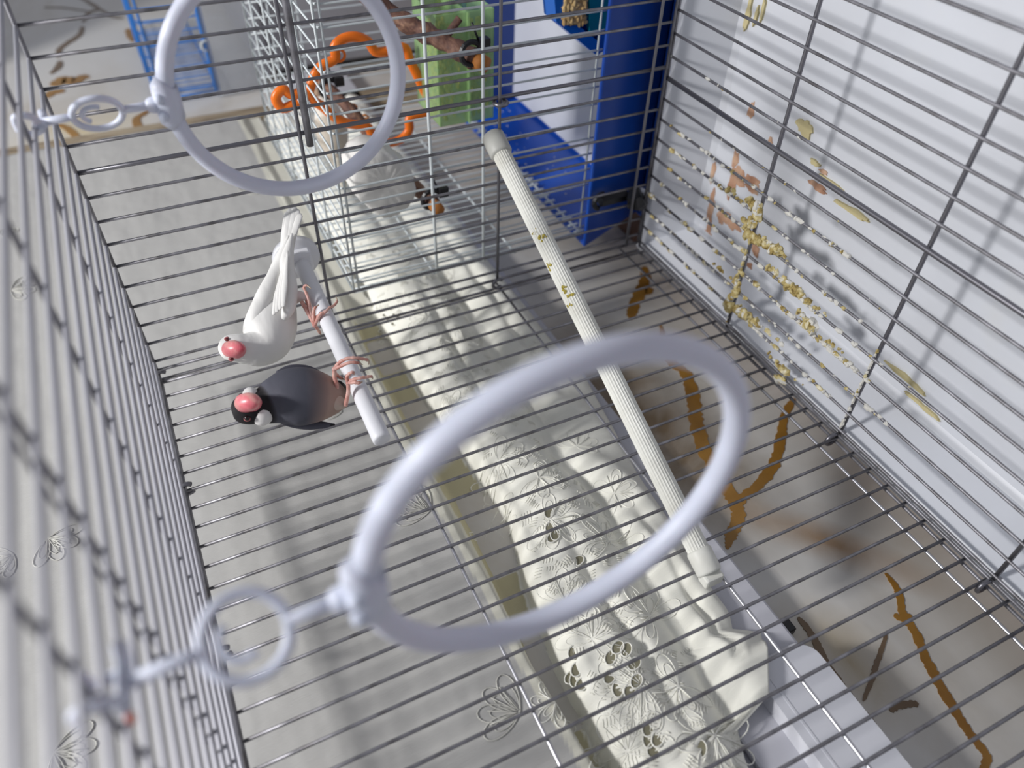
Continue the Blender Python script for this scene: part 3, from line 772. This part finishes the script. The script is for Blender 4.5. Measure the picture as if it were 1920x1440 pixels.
# --- white finch
wf = thing('white_finch', 'white finch with pink bill and long white tail, upper on the short perch', 'bird', tuple(dz(597, 600, .73)))
body('body', [(535, 465, .750, 9), (532, 488, .749, 18), (527, 520, .747, 26), (520, 552, .743, 34), (513, 585, .738, 43), (507, 615, .731, 48), (500, 638, .723, 45), (484, 652, .714, 36.5), (464, 654, .706, 30), (448, 653, .701, 27.5), (434, 652, .698, 25.5), (422, 652, .697, 21), (414, 652, .697, 12), (410, 652, .697, 3)], M['w_feather'], wf)
cone('bill', (424, 655, .6925), (457, 653, .6795), .0078, [.66, .92, 1.0, 1.02, 1.0, .93, .8, .56, .12], M['beak'], wf)
cone('lower_bill', (438, 656, .694), (457, 656, .6845), .0080, [.9, 1.0, 1.0, .84, .6, .2], M['beak'], wf)
for (x, y, z) in [(426, 637, .6905), (434, 672, .6925)]:
    e = blob('eye', x, y, z, 5.8, (1, 1, 1), M['eye_ring'], wf); b = MB(); b.ball(dz(x, y, z-.0022), 4.2*z/F, 12, 8); b.build('pupil', M['eye_red'], e)
body('wing', [(474, 612, .712, 6), (482, 590, .716, 15), (496, 560, .723, 18), (512, 525, .732, 15), (524, 495, .738, 10), (535, 462, .742, 6), (541, 442, .744, 1.5)], M['w_feather'], wf)
body('wing', [(530, 600, .716, 5), (540, 580, .720, 12), (543, 550, .727, 15), (541, 520, .732, 14), (538, 492, .735, 13), (543, 462, .739, 8), (548, 438, .742, 2)], M['w_feather'], wf)
for i, (x, y) in enumerate([(539, 396), (544, 390), (549, 384), (554, 387), (559, 392), (564, 400)]):
    z = .752-.001*abs(i-2)
    a = dz(529+i*2.4, 492, .744-.001*(i % 2)); m1 = dz(534+i*3.2, 440, .747-.0015*(i % 2)); e_ = dz(x, y, z)
    pp = smooth_path([a, m1, e_], 6); k = len(pp); b = MB()
    b.tube(pp, [.0038*interp(q/(k-1), [(0, .8), (.5, 1), (.9, .9), (1, .25)]) for q in range(k)], sides=10, flat=.30, up=dz(960, 720, 1)-dz(960, 720, .5)); b.build('tail_feather', M['w_feather'], wf)
for j in range(4):
    pp = smooth_path([dz(513+j*6, 590-j*5, .704), dz(519+j*5, 555-j*6, .716), dz(530+j*3, 500-j*10, .729)], 5)
    b = MB(); b.tube(pp, [.0030*interp(q/(len(pp)-1), [(0, .5), (.5, 1), (1, .3)]) for q in range(len(pp))], sides=8, flat=.4, up=dz(960, 720, 1)-dz(960, 720, .5)); b.build('flight_feather', M['w_feather'], wf)
fluff = mat('thigh_fluff', (224, 208, 204), .9)
body('thigh', [(546, 562, .735, 12), (558, 556, .732, 11), (568, 556, .730, 8), (574, 560, .728, 4)], fluff, wf)
limb('leg', [(566, 566, .728), (578, 588, .724), (590, 610, .720)], (.0020, .0017), M['leg_pink'], wf)
limb('leg', [(574, 560, .731), (580, 578, .727), (585, 598, .722)], (.0019, .0016), M['leg_pink'], wf)
foot('foot', (590, 610, .720), [[(588, 590, .716), (590, 578, .714), (598, 571, .716)], [(600, 590, .712), (608, 585, .712), (616, 578, .716)], [(596, 618, .728), (602, 628, .738)]], wf, M['leg_pink'])
foot('foot', (585, 598, .724), [[(606, 588, .712), (618, 577, .716), (626, 573, .722), (632, 565, .726), (630, 556, .730)], [(578, 560, .722), (570, 540, .722), (575, 535, .720), (583, 541, .718)]], wf, M['leg_pink'], r=.0015)

# ================================================================ neighbouring cage
GU, GW, GV = -.045, .010, .372         # near end wall, back plane, roof height
FU, FWT = -.47, .62
nc = thing('neighbour_cage', 'second cage of white wire on a blue plastic base, beyond the silver cage', 'cage', (-.25, VT, .25))
bkp = frame_loop('back_panel', [(GU, .062, GW), (FU, .062, GW), (FU, GV, GW), (GU, GV, GW)], .0014, M['wire_white'], nc)
k = 0
while GU-.006-.0165*k > FU:
    u = GU-.006-.0165*k; k += 1
    wire(bkp, (u, .060, GW), (u, GV, GW), .00115, M['wire_white'])
    wire(bkp, (u, .056, GW+.001), (u, .070, GW+.001), .0020, M['wire_white'], 'wire_foot')
for v in (.16, .27): wire(bkp, (GU, v, GW-.0025), (FU, v, GW-.0025), .0014, M['wire_white'], 'crossbar')
rfp = frame_loop('roof_panel', [(GU, GV, GW), (FU, GV, GW), (FU, GV, FWT), (GU, GV, FWT)], .0014, M['wire_white'], nc)
for k in range(30):
    w = GW+.012+.0205*k
    if w < FWT: wire(rfp, (GU-.006, GV, w), (FU, GV, w), .00115, M['wire_white'])
for u in (-.125, -.21, -.30, -.39): wire(rfp, (u, GV+.0024, GW), (u, GV+.0024, FWT), .0014, M['wire_white'], 'crossbar')
enp = frame_loop('end_panel', [(GU, .066, GW), (GU, GV-.006, GW), (GU, GV-.006, FWT), (GU, .066, FWT)], .0014, M['wire_white'], nc)
for k in range(30):
    w = GW+.012+.0205*k
    if w > FWT: break
    b = MB(); b.tube([(GU, .060, w), (GU, GV-.012, w), (GU-.0015, GV-.005, w), (GU-.006, GV, w), (GU-.012, GV, w)], .00125, sides=8); b.build('wire', M['wire_white'], enp)
for v in (.2055, .268): wire(enp, (GU+.0026, v, GW), (GU+.0026, v, FWT), .0019, M['wire_white'], 'crossbar')
fep = frame_loop('far_panel', [(FU, .062, GW), (FU, GV, GW), (FU, GV, FWT), (FU, .062, FWT)], .0014, M['wire_white'], nc)
for k in range(30):
    w = GW+.012+.0205*k
    if w < FWT: wire(fep, (FU, .060, w), (FU, GV, w), .00115, M['wire_white'])
for v in (.16, .30, .34): wire(fep, (FU-.0024, v, GW), (FU-.0024, v, FWT), .0014, M['wire_white'], 'crossbar')
def tub(name, u0, u1, w0, w1, vt, vb, tp, th, mt, parent, bevel=.003):
    """open tapered tub: outer shell, inner shell"""
    b = MB(); R_ = []
    for (d, v) in ((tp, vb), (0, vt), (th, vt), (tp+th, vb+th)):
        R_.append([(u0+d, v, w0+d), (u1-d, v, w0+d), (u1-d, v, w1-d), (u0+d, v, w1-d)])
    vs = [p for r in R_ for p in r]; fs = [(0, 3, 2, 1)]
    for k in range(3):
        for i in range(4): fs.append((k*4+i, k*4+(i+1) % 4, (k+1)*4+(i+1) % 4, (k+1)*4+i))
    fs.append((12, 13, 14, 15)); b.add(vs, fs); return b.build(name, mt, parent, smooth=False, bevel=bevel)
base_ = tub('base', FU-.012, GU+.012, GW-.014, FWT+.014, .064, -.035, .022, .006, M['blue'], nc)
tub('skirt', FU-.002, GU+.002, GW+.004, FWT, -.028, VT+.001, .0, .005, M['blue'], nc)
b = MB(); b.box((FU+.030, -.028, GW+.020), (GU-.020, -.0235, FWT-.02)); b.build('liner', M['white_plastic'], nc, smooth=False, bevel=.001)
b = MB(); b.box((FU+.026, -.030, GW+.012), (FU+.040, .06, FWT-.02)); b.build('inner_wall', M['navy'], nc, smooth=False, bevel=.003)
b = MB()
for k in range(45):
    u = random.uniform(FU+.05, GU-.02); v = random.uniform(-.005, .055)
    b.ball((u, v, GW-.001+.022*(.064-v)/.099-.0002+.0025), random.uniform(.0005, .0015), 5, 4, (1.6, 1, .5), .3)
o = b.build('seed_husks', M['dropping_w'], nc, smooth=False); o['kind'] = 'stuff'
def clampc(name, label, c, s_=1.0):
    t = thing(name, label, 'clip', tuple(c))
    c = Vector(c)
    b = MB(); b.tube([c+Vector((0, -.013*s_, 0)), c+Vector((0, .013*s_, 0))], .0052*s_, sides=6); b.build('jaw', M['black'], t, smooth=False)
    b = MB(); b.tube([c+Vector((.004*s_, -.014*s_, -.002)), c+Vector((.010*s_, -.020*s_, 0)), c+Vector((.012*s_, -.023*s_, .004))], [.010*s_, .0115*s_, .008*s_], sides=6); b.build('knob', M['black'], t, smooth=False)
    b = MB(); b.tube(arc(c+Vector((0, .012*s_, 0)), .007*s_, -1.2, 1.8, 8, (0, 1, 0), (0, 0, 1)), .0024*s_, sides=6); b.build('lever', M['black'], t, smooth=False)
    return t
clampc('base_clip', 'black locking clip on the corner of the blue base', at(1150, 372, 0, GU+.026), 1.45)

scrap = MB()
for k in range(9): scrap.ball(at(1197, 366, 0, -.012)+Vector((random.uniform(-.003, .003), random.uniform(-.006, .006), random.uniform(-.006, .006))), random.uniform(.004, .007), 7, 5, (1, 1, 1), .25)
so = scrap.build('tissue_scrap', M['white_plastic'], smooth=False); tag(so, 'crumpled pale tissue scrap caught at the corner between blue base and grate', 'tissue')
# ---- green feeder (hollow bin with a divider and seed)
gfdr = thing('seed_feeder', 'translucent green feeder box with yellow seed hooked inside the white cage', 'feeder', (-.12, .157, .155))
u0, u1, v0, v1, w0, w1 = -.205, -.130, .152, .222, .150, .276
def plate(mb, a, b_): mb.box(a, b_)
b = MB(); t_ = .0022
plate(b, (u0, v0, w0), (u1, v0+t_, w1)); plate(b, (u0, v1-t_, w0), (u1, v1, w1)); plate(b, (u0, v0, w0), (u0+t_, v1, w1)); plate(b, (u1-t_, v0, w0), (u1, v1, w1)); plate(b, (u0, v0, w0), (u1, v1, w0+t_))
b.build('box', M['green'], gfdr, smooth=False, bevel=.0006)
b = MB(); plate(b, (u0, (v0+v1)/2-.003, w0), (u1+.004, (v0+v1)/2-.001, w1)); b.build('divider', M['green'], gfdr, smooth=False)
b = MB()
for k in range(420):
    vv = random.choice((random.uniform(v0+.005, v0+.028), random.uniform(v1-.030, v1-.006)))
    b.ball((random.uniform(u0+.02, u1-.004), vv, random.uniform(w0+.006, w1-.02)), .0036, 6, 4, (1, .7, 1.2), .2)
o = b.build('seed', M['seed_mash'], gfdr, smooth=False); o['kind'] = 'stuff'

# ---- blue seed cup with grain
cup = thing('seed_cup', 'bright blue seed cup filled with grain at the top edge of the picture', 'seed cup', (-.09, .03, .26))
def cu(x, y, u): return at(x, y, 0, u)
def slab(mb, poly, ua, ub):
    n = len(poly); a = [at(x, y, 0, ua) for x, y in poly]; e = [Vector((ub, p.y, p.z)) for p in a]
    mb.add(a+e, [tuple(range(n-1, -1, -1)), tuple(range(n, 2*n))]+[(i, (i+1) % n, n+(i+1) % n, n+i) for i in range(n)])
b = MB(); slab(b, [(1015, -30), (1020, 25), (1040, 40), (1090, 84), (1100, 84), (1142, 60), (1146, -30)], -.130, -.125)
slab(b, [(1015, -30), (1020, 25), (1040, 40), (1055, 44), (1058, -30)], -.130, -.100)
slab(b, [(1098, 20), (1100, 84), (1142, 60), (1142, 20)], -.130, -.100)
slab(b, [(1030, 34), (1090, 84), (1100, 84), (1096, 60), (1058, 30)], -.130, -.098)
b.build('cup', M['blue_cup'], cup, smooth=False)
b = MB(); slab(b, [(1099, -30), (1099, 55), (1140, 56), (1144, -30)], -.104, -.096); b.build('lid', M['teal'], cup, smooth=False)
b = MB()
for k in range(260):
    c = at(random.uniform(1057, 1098), random.uniform(-20, 45), 0, -.099+random.uniform(-.003, .002))
    b.ball(c, .0024, 6, 4, (.8, 1, 1.8) if k % 2 else (.8, 1.7, 1), .15)
o = b.build('grain', M['grain'], cup, smooth=False); o['kind'] = 'stuff'

# ---- branches
def branch(label, pts, rad, twigs, cutpt):
    t = thing('branch_perch', label, 'branch', tuple(pts[len(pts)//2]))
    pp = smooth_path(pts, 8); n = len(pp)
    b = MB(); b.tube(pp, [rad*(1+.13*math.sin(i*1.7)+.08*math.sin(i*.6+1)) for i in range(n)], sides=12, rf=lambda i, a: 1+.07*math.sin(3*a+i*.4)); b.build('branch', M['bark'], t)
    for tw in twigs: T('twig', smooth_path(tw, 5), rad*.42, M['bark'], t)
    e = Vector(pts[-1]); dv = (e-Vector(pts[-2])).normalized()
    T('cut_end', [e-dv*.001, e+dv*.014], [rad*.98, rad*.80], M['cut_wood'], t, sides=12)
    return t
B1a = at(640, -40, 0, -.16); B1b = at(760, 40, 0, -.125); B1c = at(830, 78, 0, -.095); B1e = at(893, 112, 0, -.062)
branch('thick brown branch perch with a side twig, above the green feeder', [B1a, B1b, B1c, B1e], .0098, [[B1c, at(850, 50, 0, -.095), at(862, 34, 0, -.095)], [B1b, at(735, 20, 0, -.13), at(715, 12, 0, -.14)]], None)
B2a = at(604, 155, 0, -.30); B2b = at(655, 205, 0, -.24); B2c = at(745, 315, 0, -.160); B2e = at(814, 384, 0, -.066)
branch('thin brown branch perch low in the white cage, a pale finch gripping it', [B2a, B2b, B2c, B2e], .0080, [], None)
def bclamp(name, label, c):
    t = thing(name, label, 'clamp', tuple(c)); c = Vector(c)
    b = MB(); b.tube(arc(c, .0115, -2.3, 2.3, 16, (0, 1, 0), (0, 0, 1)), .0030, sides=6); b.build('ring', M['black'], t, smooth=False)
    b = MB(); b.box((c.x-.005, c.y-.020, c.z+.002), (c.x+.005, c.y-.008, c.z+.014)); b.build('screw_block', M['black'], t, smooth=False, bevel=.001)
    b = MB(); b.tube([c+Vector((0, -.008, .012)), c+Vector((0, -.001, .030))], .0012, sides=6); b.build('strap_tail', M['black'], t)
bclamp('branch_clamp', 'black clamp holding the upper branch at the green feeder', at(884, 100, 0, -.058))
bclamp('branch_clamp', 'black clamp on the end of the lower branch', at(810, 374, 0, -.068))
bclamp('branch_clamp', 'black clamp at the far end of the lower branch', at(617, 166, 0, -.285))

# ---- finch on the lower branch
cf = thing('pale_finch', 'pale brown and white finch with orange feet, perched inside the white cage', 'bird', tuple(at(665, 225, 0, -.24)))
zf = cage((0, 0, 0)); 
def za(px, py, u): p = at(px, py, 0, u); q = p.x*AU+p.y*AV+p.z*AW+OC; return (px, py, q.z)
def fcol(v, t): return (196, 186, 172) if t < .5 else ((222, 214, 202) if t < .72 else (168, 140, 116))
zz = za(630, 240, -.285)[2]
body('body', [(634, 318, zz+.03, 3), (631, 302, zz+.025, 15), (627, 272, zz+.015, 25), (622, 245, zz+.005, 30), (616, 218, zz-.000, 27), (608, 198, zz-.002, 20), (602, 184, zz-.002, 16), (597, 174, zz-.002, 12), (594, 167, zz-.002, 3)], M['plumage'], cf, fcol)
body('tail', [(632, 296, zz+.015, 8), (638, 322, zz+.022, 9), (643, 342, zz+.028, 8), (646, 352, zz+.03, 2)], mat('cream_feather', (206, 200, 186), .9), cf)
body('wing', [(606, 205, zz+.0, 5), (604, 235, zz+.002, 11), (610, 270, zz+.01, 9), (620, 300, zz+.02, 2)], mat('tan_feather', (170, 140, 112), .9), cf)
cone('bill', (622, 176, zz-.02), (634, 172, zz-.035), .006, [1, .9, .6, .1], M['white_plastic'], cf)
blob('eye', 616, 172, zz-.024, 3, (1, 1, 1), M['eye'], cf)
for dx, dy in ((0, 0), (22, 20)):
    foot('foot', (648+dx, 205+dy, zz-.014), [[(660+dx, 196+dy, zz-.02), (668+dx, 199+dy, zz-.016), (670+dx, 205+dy, zz-.012)], [(662+dx, 202+dy, zz-.022), (672+dx, 206+dy, zz-.016)], [(655+dx, 210+dy, zz-.016), (664+dx, 214+dy, zz-.014)]], cf, M['leg_orange'])

# ---- orange wavy swing
op = [(517, 185), (530, 203), (552, 195), (574, 185), (582, 162), (592, 138), (606, 122), (628, 110), (628, 88), (643, 73), (667, 69), (690, 78), (703, 96), (722, 97), (742, 90), (760, 91), (768, 112), (784, 145), (800, 180), (815, 208), (792, 214), (768, 222), (767, 244), (750, 262), (722, 268), (700, 255), (688, 237), (655, 232), (628, 220), (605, 200), (590, 190), (572, 172), (548, 178), (530, 168)]
osw = thing('orange_swing', 'orange plastic swing bent like a flower inside the white cage', 'bird swing', tuple(at(665, 170, 0, -.19)))
b = MB(); b.tube(smooth_path([at(x, y, 0, -.19) for x, y in op], 4, True), .0058, sides=10, closed=True, flat=.7); b.build('hoop', M['orange'], osw)
b = MB(); cc_ = at(636, 104, 0, -.19); b.tube(arc(cc_, .0065, 0, 2*math.pi, 14, (0, 1, 0), (0, 0, 1))[:-1], .0017, sides=8, closed=True); b.build('eyelet_loop', M['orange'], osw)

# ---- plaster nest
pn = thing('plaster_nest', 'lumpy white plaster nest block below the orange swing', 'nest', tuple(at(712, 392, 0, -.095)))
pl = [(652, 300), (672, 278), (700, 270), (732, 277), (744, 292), (760, 300), (768, 325), (770, 350), (752, 378), (728, 392), (704, 394), (676, 372), (656, 352), (648, 325)]
b = MB(); pts = smooth_path([at(x, y, 0, -.095) for x, y in pl], 4, True); n = len(pts); cen = sum(pts, Vector())/n; vs = []
lv = [(-.04, .72), (-.034, .88), (-.015, 1.0), (.008, 1.0), (.016, .985), (.0205, .95), (.0225, .86), (.0225, .5), (.0225, .1)]
for du, k_ in lv:
    for i, p in enumerate(pts):
        q = cen.lerp(p, k_*(1+random.uniform(-.015, .015))); vs.append((p.x+du+random.uniform(-.0012, .0012)*k_, q.y, q.z))
fs = [(k*n+i, k*n+(i+1) % n, (k+1)*n+(i+1) % n, (k+1)*n+i) for k in range(len(lv)-1) for i in range(n)]
fs += [tuple(range(n-1, -1, -1)), tuple((len(lv)-1)*n+i for i in range(n))]
b.add(vs, fs); b.build('block', M['plaster'], pn)
T('wire_hanger', smooth_path([at(770, 345, 0, -.085), at(760, 372, 0, -.075), at(740, 388, 0, -.075)], 5), .0012, M['wire_white'], pn)

# ================================================================ far blue cage on a clear base, standing on a grey box
bc = thing('blue_cage', 'small blue wire cage on a clear plastic base, far away at the top left', 'cage', (-1.05, .285, .1))
BU, BV0, BV1, BW = -.87, .394, .508, -.066
f1 = frame_loop('roof_panel', [(BU, BV1, BW), (-1.3, BV1, BW), (-1.3, BV1, .30), (BU, BV1, .30)], .0022, M['wire_blue'], bc)
for k in range(20):
    w = BW+.012+.017*k
    wire(f1, (BU, BV1, w), (-1.3, BV1, w), .0014, M['wire_blue'])
for u in (-1.0, -1.1): wire(f1, (u, BV1+.003, BW), (u, BV1+.003, .3), .002, M['wire_blue'], 'crossbar')
f2 = frame_loop('end_panel', [(BU, BV0, BW), (BU, BV1-.01, BW), (BU, BV1-.01, .3), (BU, BV0, .3)], .0022, M['wire_blue'], bc)
for k in range(16):
    w = BW+.012+.021*k
    b = MB(); b.tube(smooth_path([(BU, BV0, w), (BU, BV1-.028, w), (BU-.004, BV1-.008, w), (BU-.02, BV1, w)], 4), .0015, sides=6); b.build('wire', M['wire_blue'], f2)
wire(f2, (BU+.003, BV0+.006, BW), (BU+.003, BV0+.006, .3), .003, M['wire_blue'], 'crossbar')
f3 = frame_loop('back_panel', [(BU, BV0, BW), (-1.3, BV0, BW), (-1.3, BV1, BW), (BU, BV1, BW)], .002, M['wire_blue'], bc)
for k in range(18):
    wire(f3, (BU-.021*(k+1), BV0, BW), (BU-.021*(k+1), BV1, BW), .0013, M['wire_blue'])
tub('base', -1.31, BU+.012, BW-.010, .31, BV0+.004, .302, .006, .003, M['clear'], bc, .002)
for k, w in enumerate((.02, .17)):
    b = MB(); b.tube(arc((BU+.006, BV0+.004, w), .009, -1.5, 2.0, 10, (0, 1, 0), (0, 0, 1)), .002, sides=6); b.build('latch', M['wire_white'], bc)
gb = thing('storage_box', 'grey plastic storage box under the far blue cage', 'box', (-1.1, VT, .15))
b = MB(); b.box((-1.34, VT, -.06), (-.90, .285, .32)); b.build('box', M['grey_box'], gb, smooth=False, bevel=.006)
b = MB(); b.box((-1.35, .285, -.065), (-.89, .301, .33)); b.build('lid', M['grey_box'], gb, smooth=False, bevel=.004)
